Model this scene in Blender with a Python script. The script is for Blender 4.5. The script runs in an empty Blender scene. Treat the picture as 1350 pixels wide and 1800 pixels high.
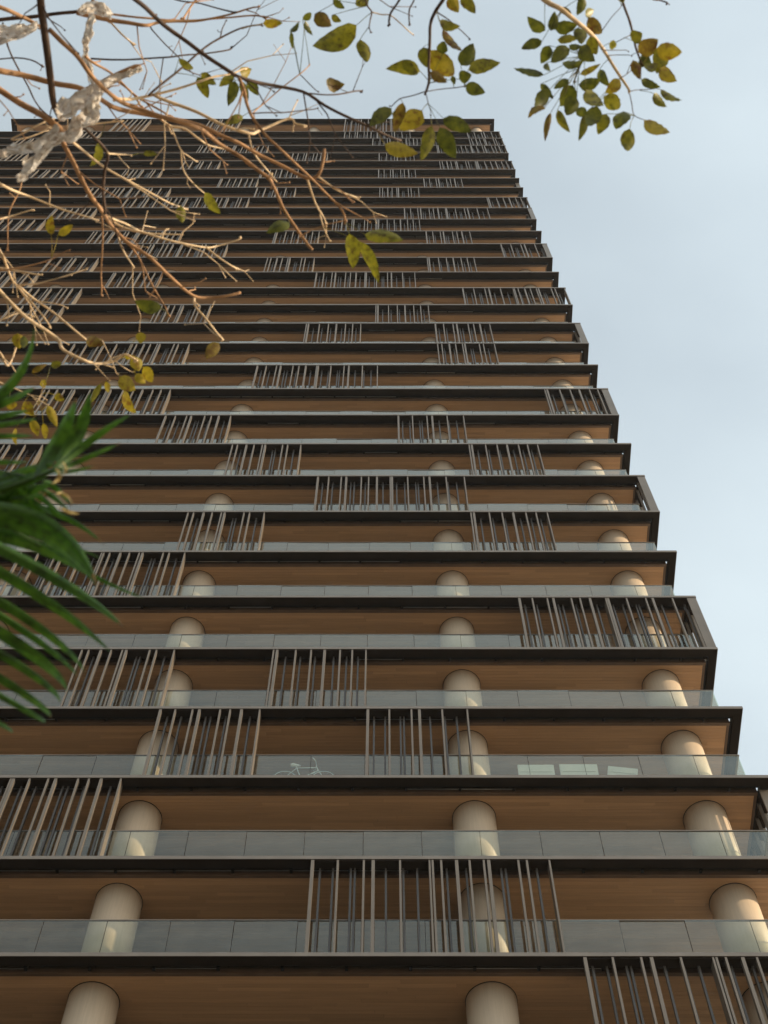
import bpy, bmesh, math, random
from mathutils import Vector, Matrix, noise

# ------------------------------------------------------------------ camera, sky, sun, exposure
R = math.radians
scene = bpy.context.scene
COL = scene.collection
CAM = Vector((0.0, 0.0, 1.85))
PITCH = R(65.96)
FPX = 2580.0                      # focal length in pixels of the 1350x1800 photograph
cam_d = bpy.data.cameras.new('camera')
cam = bpy.data.objects.new('camera', cam_d)
COL.objects.link(cam)
cam.location = CAM
cam.rotation_euler = (R(90) + PITCH, 0, 0)
cam_d.sensor_fit = 'VERTICAL'
cam_d.sensor_height = 32.0
cam_d.lens = FPX / 1800.0 * 32.0
cam_d.clip_start = 0.1
cam_d.clip_end = 5000
cam_d.dof.use_dof = True
cam_d.dof.focus_distance = 60.0
cam_d.dof.aperture_fstop = 8.0
scene.camera = cam

SUN_E, SUN_PHI = 20.0, 10.0       # elevation, degrees in front of the facade plane (sun to the right)
sdir = Vector((math.cos(R(SUN_PHI)) * math.cos(R(SUN_E)), -math.sin(R(SUN_PHI)) * math.cos(R(SUN_E)), math.sin(R(SUN_E))))
world = bpy.data.worlds.new('World')
scene.world = world
world.use_nodes = True
wn, wl = world.node_tree.nodes, world.node_tree.links
wn.clear()
sky = wn.new('ShaderNodeTexSky')
sky.sky_type = 'NISHITA'
sky.sun_disc = False
sky.sun_elevation = R(SUN_E)
sky.sun_rotation = R(90 + SUN_PHI)
sky.altitude = 0
sky.air_density = 1.0
sky.dust_density = 3.2
sky.ozone_density = 1.2
tc = wn.new('ShaderNodeTexCoord')
mp = wn.new('ShaderNodeMapping'); mp.inputs['Scale'].default_value = (1.1, 1.6, 1.0)
nz = wn.new('ShaderNodeTexNoise'); nz.inputs['Scale'].default_value = 1.7; nz.inputs['Detail'].default_value = 5; nz.inputs['Roughness'].default_value = 0.5
rp = wn.new('ShaderNodeValToRGB')
rp.color_ramp.elements[0].position = 0.32; rp.color_ramp.elements[0].color = (0.52, 0.52, 0.52, 1)
rp.color_ramp.elements[1].position = 0.70; rp.color_ramp.elements[1].color = (0.80, 0.80, 0.80, 1)
mx = wn.new('ShaderNodeMix'); mx.data_type = 'RGBA'
mx.inputs['B'].default_value = (5.9, 6.75, 7.05, 1)      # thin high cloud veil
bg = wn.new('ShaderNodeBackground'); bg.inputs['Strength'].default_value = 0.14
wo = wn.new('ShaderNodeOutputWorld')
wl.new(tc.outputs['Generated'], mp.inputs['Vector'])
wl.new(mp.outputs['Vector'], nz.inputs['Vector'])
wl.new(nz.outputs['Fac'], rp.inputs['Fac'])
wl.new(rp.outputs['Color'], mx.inputs['Factor'])
vd = wn.new('ShaderNodeVectorMath'); vd.operation = 'DOT_PRODUCT'; vd.inputs[1].default_value = sdir
vm = wn.new('ShaderNodeMapRange'); vm.inputs['From Min'].default_value = -1; vm.inputs['From Max'].default_value = 1
vm.inputs['To Min'].default_value = 0.25; vm.inputs['To Max'].default_value = 1.40     # thin cloud scatters forward: paler on the sun's side
vs = wn.new('ShaderNodeVectorMath'); vs.operation = 'SCALE'; vs.inputs[0].default_value = (5.9, 6.75, 7.05)
wl.new(tc.outputs['Generated'], vd.inputs[0]); wl.new(vd.outputs['Value'], vm.inputs['Value']); wl.new(vm.outputs['Result'], vs.inputs['Scale'])
wl.new(vs.outputs['Vector'], mx.inputs['B'])
wl.new(sky.outputs['Color'], mx.inputs['A'])
wl.new(mx.outputs['Result'], bg.inputs['Color'])
wl.new(bg.outputs['Background'], wo.inputs['Surface'])

sun_d = bpy.data.lights.new('sun', 'SUN')
sun_d.energy = 5.0
sun_d.angle = R(0.6)
sun_d.color = (1.0, 0.79, 0.53)
sun = bpy.data.objects.new('sun', sun_d)
COL.objects.link(sun)
sun.location = (60, -12, 40)
sun.rotation_euler = (-sdir).to_track_quat('-Z', 'Y').to_euler()

scene.render.engine = 'CYCLES'
scene.view_settings.view_transform = 'Standard'
scene.view_settings.look = 'None'
scene.view_settings.gamma = 1.0
scene.view_settings.use_curve_mapping = False
scene.view_settings.exposure = 0.08
scene.cycles.max_bounces = 8
scene.cycles.diffuse_bounces = 4
scene.cycles.glossy_bounces = 3
scene.cycles.transparent_max_bounces = 16
scene.cycles.sample_clamp_indirect = 6.0
scene.cycles.use_denoising = True

rng = random.Random(11)
FWD = Vector((0, math.cos(PITCH), math.sin(PITCH)))
UP = Vector((0, -math.sin(PITCH), math.cos(PITCH)))
RIGHT = Vector((1, 0, 0))

def at(px, py, d):
    """world point seen at photograph pixel (px, py) at depth d metres"""
    return CAM + FWD * d + RIGHT * ((px - 675.0) / FPX * d) + UP * ((900.0 - py) / FPX * d)

# ------------------------------------------------------------------ materials
def mat(name):
    m = bpy.data.materials.new(name); m.use_nodes = True
    return m, m.node_tree.nodes, m.node_tree.links, m.node_tree.nodes['Principled BSDF']

def simple(name, col, rough=0.5, metal=0.0, var=0.12, scale=6.0, bump=0.0, stretch=(1, 1, 1), spec=0.5):
    m, n, l, b = mat(name)
    b.inputs['Roughness'].default_value = rough
    b.inputs['Metallic'].default_value = metal
    b.inputs['Specular IOR Level'].default_value = spec
    t = n.new('ShaderNodeTexCoord'); mp = n.new('ShaderNodeMapping'); mp.inputs['Scale'].default_value = stretch
    nz = n.new('ShaderNodeTexNoise'); nz.inputs['Scale'].default_value = scale; nz.inputs['Detail'].default_value = 6
    r = n.new('ShaderNodeValToRGB')
    r.color_ramp.elements[0].position = 0.3; r.color_ramp.elements[1].position = 0.7
    r.color_ramp.elements[0].color = (*[c * (1 - var) for c in col], 1)
    r.color_ramp.elements[1].color = (*[min(1, c * (1 + var)) for c in col], 1)
    l.new(t.outputs['Object'], mp.inputs['Vector']); l.new(mp.outputs['Vector'], nz.inputs['Vector'])
    l.new(nz.outputs['Fac'], r.inputs['Fac']); l.new(r.outputs['Color'], b.inputs['Base Color'])
    if bump:
        bp = n.new('ShaderNodeBump'); bp.inputs['Strength'].default_value = bump; bp.inputs['Distance'].default_value = 0.01
        l.new(nz.outputs['Fac'], bp.inputs['Height']); l.new(bp.outputs['Normal'], b.inputs['Normal'])
    return m

M_TRIM = simple('taupe_metal_trim', (0.185, 0.16, 0.135), 0.42, 0.25, 0.14, 1.3)
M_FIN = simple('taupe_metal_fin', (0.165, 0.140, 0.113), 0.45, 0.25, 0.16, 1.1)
M_FIN_SHADE = simple('shaded_metal_fin', (0.080, 0.072, 0.064), 0.45, 0.25, 0.16, 1.1)  # rear row: its weaker sunlight is put into a darker metal colour
M_DARK = simple('dark_bronze_metal', (0.018, 0.013, 0.009), 0.7, 0.0, 0.25, 1.5, spec=0.06)
M_SLOT = simple('black_recess', (0.010, 0.009, 0.008), 0.7, 0.0, 0.2, 3, spec=0.2)
M_BROWN = simple('brown_soffit_rim', (0.10, 0.062, 0.038), 0.5, 0.0, 0.15, 3)
M_RAIL = simple('steel_track', (0.55, 0.53, 0.50), 0.3, 0.9, 0.1, 3)
M_CONC = simple('grey_slab', (0.30, 0.29, 0.27), 0.8, 0.0, 0.12, 2)
M_COLUMN = simple('beige_column', (0.52, 0.41, 0.295), 0.55, 0.0, 0.06, 5.0, 0.05, (6, 6, 0.25))
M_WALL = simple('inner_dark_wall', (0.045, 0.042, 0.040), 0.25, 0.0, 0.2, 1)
M_GROUND = simple('pale_paving', (0.46, 0.40, 0.32), 0.85, 0.0, 0.15, 0.4)
M_WHITE = simple('white_board', (0.62, 0.61, 0.57), 0.5, 0.0, 0.04, 5)
M_BIKE = simple('white_bike_paint', (0.75, 0.76, 0.76), 0.3, 0.0, 0.05, 5)
M_TYRE = simple('grey_tyre', (0.16, 0.16, 0.16), 0.7, 0.0, 0.1, 5)
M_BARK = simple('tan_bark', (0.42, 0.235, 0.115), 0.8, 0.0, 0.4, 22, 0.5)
M_SUNTWIG = simple('sunlit_twig', (0.74, 0.55, 0.34), 0.75, 0.0, 0.3, 30, 0.3)  # sunlit cream brightness put into the twig colour
M_SHADEBARK = simple('shaded_bark', (0.085, 0.050, 0.032), 0.8, 0.0, 0.45, 22, 0.5)  # branches against the light: their shade is put into the bark colour

def wood_material():
    m, n, l, b = mat('timber_soffit')
    b.inputs['Roughness'].default_value = 0.5
    g = n.new('ShaderNodeNewGeometry')
    r = n.new('ShaderNodeValToRGB')
    cs = [(0.0, (0.385, 0.228, 0.120)), (0.45, (0.42, 0.250, 0.133)), (0.75, (0.445, 0.264, 0.140)), (1.0, (0.49, 0.293, 0.158))]
    r.color_ramp.elements[0].color = (*cs[0][1], 1); r.color_ramp.elements[1].color = (*cs[3][1], 1)
    for p, c in cs[1:3]:
        e = r.color_ramp.elements.new(p); e.color = (*c, 1)
    t = n.new('ShaderNodeTexCoord'); mp = n.new('ShaderNodeMapping'); mp.inputs['Scale'].default_value = (0.7, 26, 26)
    nz = n.new('ShaderNodeTexNoise'); nz.inputs['Scale'].default_value = 1.6; nz.inputs['Detail'].default_value = 5
    mr = n.new('ShaderNodeMapRange'); mr.inputs['From Min'].default_value = 0.3; mr.inputs['From Max'].default_value = 0.7
    mr.inputs['To Min'].default_value = 0.90; mr.inputs['To Max'].default_value = 1.08
    mul = n.new('ShaderNodeMix'); mul.data_type = 'RGBA'; mul.blend_type = 'MULTIPLY'; mul.inputs['Factor'].default_value = 1
    l.new(g.outputs['Random Per Island'], r.inputs['Fac'])
    l.new(t.outputs['Object'], mp.inputs['Vector']); l.new(mp.outputs['Vector'], nz.inputs['Vector'])
    l.new(nz.outputs['Fac'], mr.inputs['Value'])
    l.new(r.outputs['Color'], mul.inputs['A']); l.new(mr.outputs['Result'], mul.inputs['B'])
    l.new(mul.outputs['Result'], b.inputs['Base Color'])
    return m
M_WOOD = wood_material()

def glass_material():
    m = bpy.data.materials.new('balustrade_glass'); m.use_nodes = True
    n, l = m.node_tree.nodes, m.node_tree.links
    n.clear()
    out = n.new('ShaderNodeOutputMaterial')
    tr = n.new('ShaderNodeBsdfTransparent'); tr.inputs['Color'].default_value = (0.91, 0.94, 0.90, 1)
    gl = n.new('ShaderNodeBsdfGlossy'); gl.inputs['Roughness'].default_value = 0.02; gl.inputs['Color'].default_value = (0.93, 1.0, 0.94, 1)
    df = n.new('ShaderNodeBsdfDiffuse'); df.inputs['Color'].default_value = (0.55, 0.55, 0.52, 1)
    fr0 = n.new('ShaderNodeFresnel'); fr0.inputs['IOR'].default_value = 1.5
    ge = n.new('ShaderNodeNewGeometry')
    inv = n.new('ShaderNodeMath'); inv.operation = 'SUBTRACT'; inv.inputs[0].default_value = 1.85; inv.use_clamp = False
    dbl = n.new('ShaderNodeMath'); dbl.operation = 'MULTIPLY'; dbl.inputs[1].default_value = 1.85
    l.new(ge.outputs['Backfacing'], dbl.inputs[0]); l.new(dbl.outputs[0], inv.inputs[1])   # both surfaces' reflection on the face met first
    fr = n.new('ShaderNodeMath'); fr.operation = 'MULTIPLY'; fr.use_clamp = True
    l.new(fr0.outputs[0], fr.inputs[0]); l.new(inv.outputs[0], fr.inputs[1])
    mx = n.new('ShaderNodeMixShader'); mx2 = n.new('ShaderNodeMixShader')
    t = n.new('ShaderNodeTexCoord')
    nz = n.new('ShaderNodeTexNoise'); nz.inputs['Scale'].default_value = 2.2; nz.inputs['Detail'].default_value = 5
    mr = n.new('ShaderNodeMapRange'); mr.inputs['From Min'].default_value = 0.3; mr.inputs['From Max'].default_value = 0.75
    mr.inputs['To Min'].default_value = 0.0; mr.inputs['To Max'].default_value = 0.045      # dust film
    l.new(t.outputs['Object'], nz.inputs['Vector']); l.new(nz.outputs['Fac'], mr.inputs['Value'])
    l.new(tr.outputs[0], mx2.inputs[1]); l.new(df.outputs[0], mx2.inputs[2]); l.new(mr.outputs[0], mx2.inputs[0])
    l.new(fr.outputs[0], mx.inputs[0]); l.new(mx2.outputs[0], mx.inputs[1]); l.new(gl.outputs[0], mx.inputs[2])
    l.new(mx.outputs[0], out.inputs['Surface'])
    return m
M_GLASS = glass_material()

def leaf_material(name, c1, c2, c3, trans=0.35):
    m, n, l, b = mat(name)
    b.inputs['Roughness'].default_value = 0.42
    oi = n.new('ShaderNodeObjectInfo')
    t = n.new('ShaderNodeTexCoord')
    nz = n.new('ShaderNodeTexNoise'); nz.noise_dimensions = '4D'; nz.inputs['Scale'].default_value = 62; nz.inputs['Detail'].default_value = 6; nz.inputs['Roughness'].default_value = 0.62
    sc = n.new('ShaderNodeMath'); sc.operation = 'MULTIPLY'; sc.inputs[1].default_value = 40
    l.new(oi.outputs['Random'], sc.inputs[0]); l.new(sc.outputs[0], nz.inputs['W'])
    r = n.new('ShaderNodeValToRGB')
    r.color_ramp.elements[0].position = 0.36; r.color_ramp.elements[0].color = (*c3, 1)
    r.color_ramp.elements[1].position = 0.64; r.color_ramp.elements[1].color = (*c2, 1)
    e = r.color_ramp.elements.new(0.47); e.color = (*c1, 1)
    l.new(t.outputs['Object'], nz.inputs['Vector']); l.new(nz.outputs['Fac'], r.inputs['Fac'])
    l.new(r.outputs['Color'], b.inputs['Base Color'])
    tl = n.new('ShaderNodeBsdfTranslucent')
    l.new(r.outputs['Color'], tl.inputs['Color'])
    ms = n.new('ShaderNodeMixShader'); ms.inputs[0].default_value = trans
    out = n['Material Output']
    l.new(b.outputs[0], ms.inputs[1]); l.new(tl.outputs[0], ms.inputs[2]); l.new(ms.outputs[0], out.inputs['Surface'])
    return m
LEAF = {
    'g': leaf_material('leaf_green', (0.105, 0.120, 0.014), (0.17, 0.18, 0.018), (0.055, 0.055, 0.012)),
    'o': leaf_material('leaf_olive', (0.19, 0.185, 0.017), (0.30, 0.27, 0.022), (0.09, 0.065, 0.013)),
    'y': leaf_material('leaf_yellow', (0.34, 0.27, 0.018), (0.48, 0.36, 0.03), (0.20, 0.10, 0.014)),
    'b': leaf_material('leaf_browning', (0.17, 0.11, 0.018), (0.27, 0.20, 0.025), (0.10, 0.035, 0.012)),
}
M_PALM = leaf_material('palm_green', (0.034, 0.098, 0.008), (0.060, 0.150, 0.012), (0.020, 0.050, 0.006), 0.25)
M_PALMLIT = leaf_material('palm_frayed_sunlit_tip', (0.38, 0.28, 0.10), (0.52, 0.42, 0.20), (0.22, 0.13, 0.04), 0.25)  # pale frayed leaflet tips, with sunlight put into the colour
M_BROWNTIP = leaf_material('palm_brown_tip', (0.14, 0.085, 0.02), (0.20, 0.13, 0.03), (0.08, 0.04, 0.012), 0.25)
M_PLASTIC = leaf_material('torn_white_film', (0.82, 0.76, 0.69), (0.90, 0.87, 0.82), (0.50, 0.40, 0.31), 0.5)

# ------------------------------------------------------------------ helpers
def link(name, me, material, parent=None):
    o = bpy.data.objects.new(name, me)
    if material is not None and len(me.materials) == 0:
        me.materials.append(material)
    COL.objects.link(o)
    if parent is not None:
        o.parent = parent
    return o

def tag(o, label=None, cat=None, group=None, kind=None):
    if label: o['label'] = label
    if cat: o['category'] = cat
    if group: o['group'] = group
    if kind: o['kind'] = kind
    return o

def empty(name, loc=(0, 0, 0)):
    o = bpy.data.objects.new(name, None)
    o.empty_display_size = 0.3
    o.location = loc
    COL.objects.link(o)
    return o

class MB:
    def __init__(s): s.v, s.f = [], []
    def box(s, x0, x1, y0, y1, z0, z1):
        i = len(s.v)
        s.v += [(x0, y0, z0), (x1, y0, z0), (x1, y1, z0), (x0, y1, z0), (x0, y0, z1), (x1, y0, z1), (x1, y1, z1), (x0, y1, z1)]
        s.f += [(i, i+3, i+2, i+1), (i+4, i+5, i+6, i+7), (i, i+1, i+5, i+4), (i+1, i+2, i+6, i+5), (i+2, i+3, i+7, i+6), (i+3, i, i+4, i+7)]
        return s
    def tube(s, pts, rads, sides=8):
        n = len(pts); base = len(s.v)
        prev = None
        for k in range(n):
            a = pts[max(0, k-1)]; b = pts[min(n-1, k+1)]
            d = (b - a).normalized() if (b - a).length > 1e-9 else Vector((0, 0, 1))
            ref = prev if prev is not None else (Vector((0, 0, 1)) if abs(d.z) < 0.9 else Vector((1, 0, 0)))
            u = (ref - d * ref.dot(d))
            if u.length < 1e-6: u = d.orthogonal()
            u.normalize(); w = d.cross(u); prev = u
            for j in range(sides):
                t = 2 * math.pi * j / sides
                s.v.append(tuple(pts[k] + (u * math.cos(t) + w * math.sin(t)) * rads[k]))
        for k in range(n - 1):
            for j in range(sides):
                a = base + k * sides + j; b = base + k * sides + (j + 1) % sides
                s.f.append((a, b, b + sides, a + sides))
        s.f.append(tuple(base + j for j in reversed(range(sides))))
        s.f.append(tuple(base + (n - 1) * sides + j for j in range(sides)))
        return s
    def mesh(s, name, smooth=False):
        me = bpy.data.meshes.new(name)
        me.from_pydata(s.v, [], s.f)
        if smooth:
            me.polygons.foreach_set('use_smooth', [True] * len(me.polygons))
        me.update()
        return me

# ------------------------------------------------------------------ the setting
g = MB(); g.v = [(-1500, -1500, 0), (1500, -1500, 0), (1500, 1500, 0), (-1500, 1500, 0)]; g.f = [(0, 1, 2, 3)]
tag(link('ground', g.mesh('ground'), M_GROUND), kind='structure')

lw = MB(); lw.box(-70, 2, -18, 21, 0.004, 0.05)  # unseen dark ground, added to cut bounce light on the lower left soffits
M_DIMGROUND = simple('bounce_dimming_earth', (0.10, 0.085, 0.052), 0.9, 0.0, 0.4, 1.2)
tag(link('added_dark_ground', lw.mesh('added_dark_ground'), M_DIMGROUND), kind='structure')

# ------------------------------------------------------------------ the tower
H = 3.5
FY = 22.55                       # facade plane
XL, XR = -35.2, 10.41
DEPTH = 26.0
N0 = 8                           # slab level whose lip shows lowest in the photograph
def ypx(k): return 1.0 / (5.192e-4 + 0.5017e-4 * k) - 251.0
def x_at(px, k): return (px - 675.0) / (ypx(k) + 251.0) * 24.69

tower = empty('residential_tower', (0, FY, 0))
tag(tower, 'tall residential tower with stacked timber-lined balconies, round columns and sliding louvre screens', 'building')

# floor slab (body) and its sub-parts, local coordinates: y=0 on the facade, z=0 on top of the lip
sb = MB()
sb.box(XL + 0.265, XR - 0.265, 0.5005, DEPTH, -0.040, 0.0)
sb.box(XL + 0.265, XR - 0.265, 0.2655, 0.5, 0.16, 0.20)
sb.box(XL + 0.25, XR - 0.25, 0.245, 0.2645, -0.001, 0.20)  # unseen upstands behind the lip, added to stop sun leaking through the slot
sb.box(XR - 0.2645, XR - 0.245, 0.2655, DEPTH, -0.001, 0.20)
sb.box(XL + 0.245, XL + 0.2645, 0.2655, DEPTH, -0.001, 0.20)
sb.box(XL + 0.5, XR - 0.5, 0.5015, DEPTH - 0.6, 0.001, 0.60)
ME_SLAB = sb.mesh('floor_slab'); ME_SLAB.materials.append(M_SLOT); ME_SLAB.materials.append(M_CONC)
for i, p in enumerate(ME_SLAB.polygons): p.material_index = 0 if i < 30 else 1
fb = MB()
fb.box(XL + 0.012, XR - 0.012, 0.0, 0.265, -0.105, -0.003)
fb.box(XR - 0.25, XR - 0.012, 0.2655, DEPTH, -0.105, -0.003)
fb.box(XL + 0.012, XL + 0.25, 0.2655, DEPTH, -0.105, -0.003)
ME_FRAME = fb.mesh('edge_beam')
rb = MB()
rb.box(XL + 0.33, XR - 0.33, 0.49, 0.585, -0.088, -0.0405)
rb.box(XL + 0.33, XR - 0.33, 0.49, 0.4995, -0.040, 0.158)
rb.box(XR - 0.405, XR - 0.34, 0.5855, DEPTH - 0.5, -0.088, -0.0405)
ME_RIM = rb.mesh('soffit_rim')
lb = MB()
lb.box(XL, XR, -0.016, -0.0005, -0.108, 0.012)
lb.box(XR - 0.0115, XR, 0.0, DEPTH, -0.108, 0.012)
lb.box(XL, XL + 0.0115, 0.0, DEPTH, -0.108, 0.012)
ME_LIP = lb.mesh('edge_trim')

def board_mesh(seed):
    rr = random.Random(seed); m = MB()
    y = 0.592
    while y < 3.15:
        x = XL + 0.5 - rr.random() * 2.5
        while x < XR - 0.412:
            L = rr.uniform(1.6, 3.6)
            a, b = max(x, XL + 0.5), min(x + L, XR - 0.412)
            if b > a + 0.02:
                z = -0.080 + rr.uniform(-0.002, 0.002)
                m.box(a, b - 0.004, y, y + 0.106, z, -0.0405)
            x += L
        y += 0.111
    me = m.mesh('soffit_boards'); me.materials.append(M_WOOD)
    return me
BOARDS = [board_mesh(s) for s in (1, 2, 3, 4)]

def rail_mesh(seed):
    rr = random.Random(seed); m = MB()
    x = XL + 1.0
    while x < XR - 1.2:
        L = rr.choice((1.45, 1.45, 2.9))
        if rr.random() < 0.26:
            z = -0.052 - rr.random() * 0.01
            m.box(x + 0.04, x + L - 0.04, 0.378, 0.390, z - 0.012, z)
        x += L
    return m.mesh('track_rail')
RAILS = [rail_mesh(s) for s in (5, 6, 7, 8, 9)]
bk = MB()
x = XL + 1.0
while x < XR - 1.0:
    bk.box(x - 0.035, x + 0.035, 0.33, 0.44, -0.082, -0.0405); x += 1.45
ME_BRACKET = bk.mesh('track_bracket')

levels = [n for n in range(1, 40)] + [41]          # slab levels; the top storey is double height
ZT = lambda n: H * n
for n in levels:
    s = link('floor_slab', ME_SLAB, None, tower); s.location = (0, 0, ZT(n))
    link('edge_beam', ME_FRAME, M_DARK, s)
    link('soffit_rim', ME_RIM, M_BROWN, s)
    link('edge_trim', ME_LIP, M_TRIM, s)
    tag(link('soffit_boards', BOARDS[n % 4], M_WOOD, s), kind='stuff')
    if n >= 6:
        tag(link('track_rail', RAILS[(n * 3) % 5], M_RAIL, s), kind='stuff')
        tag(link('track_bracket', ME_BRACKET, M_SLOT, s), kind='stuff')

# columns
COLX = [8.73, 2.45, -6.63, -13.23, -19.6, -27.9, -33.6]
def column_mesh(h, name='column'):
    m = MB()
    pts = [Vector((0, 0, 0)), Vector((0, 0, h * 0.5)), Vector((0, 0, h))]
    m.tube(pts, [0.585] * 3, 48)
    me = m.mesh(name, True)
    for p in me.polygons:
        if len(p.vertices) > 4: p.use_smooth = False
    return me
ME_COL = column_mesh(H - 0.60 - 0.079); ME_COL2 = column_mesh(2 * H - 0.60 - 0.079)
cm = MB(); cm.tube([Vector((0, 0, -0.012)), Vector((0, 0, 0.02))], [0.598, 0.598], 48)  # dark ring standing in for the shadow gap round the column head
ME_GAPRING = cm.mesh('shadow_gap_ring')
def vis_left(n):
    """leftmost X the photograph shows at slab level n, with a margin"""
    return max(XL, -675.0 / (ypx(n - N0) + 251.0) * 24.69 - 4.0) if n >= N0 else -14.0
for i, n in enumerate(levels[:-1]):
    top = n == 39
    for cx in COLX:
        if cx < vis_left(n + 1): continue
        c = link('column', ME_COL2 if top else ME_COL, M_COLUMN, tower)
        c.location = (cx, 1.33, ZT(n) + 0.599)
        c.rotation_euler.z = rng.random() * 6
        k = link('shadow_gap_ring', ME_GAPRING, M_SLOT, c)
        k.location = (0, 0, (2 * H if top else H) - 0.60 - 0.085)

# inner walls of the flats behind the balconies
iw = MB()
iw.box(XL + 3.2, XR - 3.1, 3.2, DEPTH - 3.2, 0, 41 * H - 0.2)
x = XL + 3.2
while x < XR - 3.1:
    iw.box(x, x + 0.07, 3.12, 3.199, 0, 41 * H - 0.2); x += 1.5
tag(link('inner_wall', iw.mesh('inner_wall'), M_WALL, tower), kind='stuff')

# glass balustrade
GY, GH, GX = 0.45, 1.66, 9.94
joints = [GX]
x = 2.47
while x < 8.9: joints.append(x); x += 1.547
x = 2.47 - 1.502
while x > XL + 0.6: joints.append(x); x -= 1.502
joints = sorted(joints)
pane_cache = {}
def pane_mesh(w):
    k = round(w, 3)
    if k not in pane_cache:
        m = MB(); m.box(0.006, k - 0.006, 0, 0.016, 0.0, GH - 0.03)
        pane_cache[k] = m.mesh('glass_pane')
    return pane_cache[k]
n_pane = 0
rest = MB()
for n in range(6, 40):
    lo = vis_left(n)
    for a, b in zip(joints[:-1], joints[1:]):
        if b < lo: continue
        if n_pane < 300 and n >= 7:
            p = link('glass_pane', pane_mesh(b - a), M_GLASS, tower)
            p.location = (a, GY + rng.uniform(-0.002, 0.002), ZT(n) + 0.02)
            p.rotation_euler = (rng.gauss(0, 0.004), 0, rng.gauss(0, 0.004))
            n_pane += 1
        else:
            dy = rng.uniform(-0.004, 0.004)
            rest.box(a + 0.006, b - 0.006, GY + dy, GY + dy + 0.016, ZT(n) + 0.02, ZT(n) + GH - 0.01)
    # return along the right-hand end
    q = link('glass_pane', pane_mesh(2.7), M_GLASS, tower)
    q.location = (GX, GY + 0.03, ZT(n) + 0.02); q.rotation_euler.z = R(90)
    hr = MB(); x0 = max(lo, XL + 0.6)
    hr.box(x0, GX + 0.02, GY - 0.012, GY + 0.030, ZT(n) + GH - 0.008, ZT(n) + GH + 0.022)
    hr.box(GX - 0.028, GX + 0.02, GY + 0.0305, GY + 2.75, ZT(n) + GH - 0.008, ZT(n) + GH + 0.022)
    tag(link('handrail', hr.mesh('handrail'), M_TRIM, tower))
tag(link('far_glass_panes', rest.mesh('far_glass_panes'), M_GLASS, tower), kind='stuff')
# clamp posts at the joints
jp = MB()
for n in range(7, 26):
    for a in joints[1:-1]:
        if a > vis_left(n): jp.box(a - 0.004, a + 0.004, GY + 0.0005, GY + 0.0145, ZT(n) + 0.02, ZT(n) + GH - 0.012)
tag(link('pane_joints', jp.mesh('pane_joints'), M_DARK, tower), kind='stuff')

# sliding louvre screens (front and rear rows of fins in one frame)
FH = H - 0.13
def fin_mesh(w, d, name='fin'):
    m = MB(); m.box(-w / 2, w / 2, 0, d, 0, FH); return m.mesh(name)
F_FRONT, F_WIDE, F_REAR, F_STILE = fin_mesh(0.052, 0.115), fin_mesh(0.080, 0.115), fin_mesh(0.052, 0.085), fin_mesh(0.046, 0.30, 'stile')
PAT = [
    ([0.03, 0.65, 1.29, 1.52, 2.18], [0.21, 0.53, 0.97, 1.07, 1.83, 2.26, 2.60]),
    ([0.03, 0.24, 0.62, 0.94, 1.29, 1.41, 2.14, 2.35], [0.38, 0.86, 1.72, 1.83, 2.60]),
    ([0.03, 0.14, 0.72, 1.20, 1.62, 2.10, 2.48], [0.40, 0.86, 1.32, 1.90, 2.30, 2.66]),
    ([0.03, 0.46, 0.96, 1.16, 1.76, 2.05, 2.38], [0.22, 0.62, 1.34, 1.48, 1.92, 2.62]),
]
PW = 2.95
fr = MB()
fr.box(0.0, PW - 0.02, 0.016, 0.30, FH - 0.035, FH - 0.004)
ME_SCREEN = fr.mesh('louvre_screen')
fr = MB()
fr.box(0.0, PW - 0.069, 0.116, 0.155, 0.004, 0.03)
ME_BRAIL = fr.mesh('bottom_rail')
joined = {}
def joined_fins(p):
    if p not in joined:
        m = MB()
        for i, x in enumerate(PAT[p][0]):
            w = 0.04 if (i * 7 + p) % 3 == 0 else 0.026
            m.box(x - w, x + w, 0, 0.115, 0, FH)
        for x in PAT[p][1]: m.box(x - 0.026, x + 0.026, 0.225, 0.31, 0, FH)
        m.box(PW - 0.068, PW - 0.022, 0, 0.30, 0, FH)
        me = m.mesh('fins')
        me.materials.append(M_FIN); me.materials.append(M_FIN_SHADE)
        nf, nr = len(PAT[p][0]), len(PAT[p][1])
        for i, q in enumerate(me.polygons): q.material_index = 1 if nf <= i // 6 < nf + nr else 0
        joined[p] = me
    return joined[p]
n_fin = 0
def screen(n, X, p, side=False, y0=0.0, zs=1.0):
    """a screen hung under slab level n+1, standing on slab level n"""
    global n_fin
    s = link('louvre_screen', ME_SCREEN, M_DARK, tower)
    s.location = (X, y0, ZT(n) + 0.0135)
    s.scale.z = zs
    if side: s.rotation_euler.z = R(90)
    link('bottom_rail', ME_BRAIL, M_DARK, s)
    if side:
        f = link('stile', F_STILE, M_FIN, s); f.location = (-0.024, 0, 0)
    if n_fin < 330 and n < 21:
        for i, x in enumerate(PAT[p][0]):
            f = link('fin', F_WIDE if (i * 7 + p) % 3 == 0 else F_FRONT, M_FIN, s); f.location = (x, 0.0, 0)
            n_fin += 1
        for x in PAT[p][1]:
            f = link('fin', F_REAR, M_FIN_SHADE, s); f.location = (x, 0.225, 0)
            n_fin += 1
        f = link('stile', F_STILE, M_FIN, s); f.location = (PW - 0.045, 0, 0)
    else:
        tag(link('fins', joined_fins(p), None, s), kind='stuff')

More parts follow.
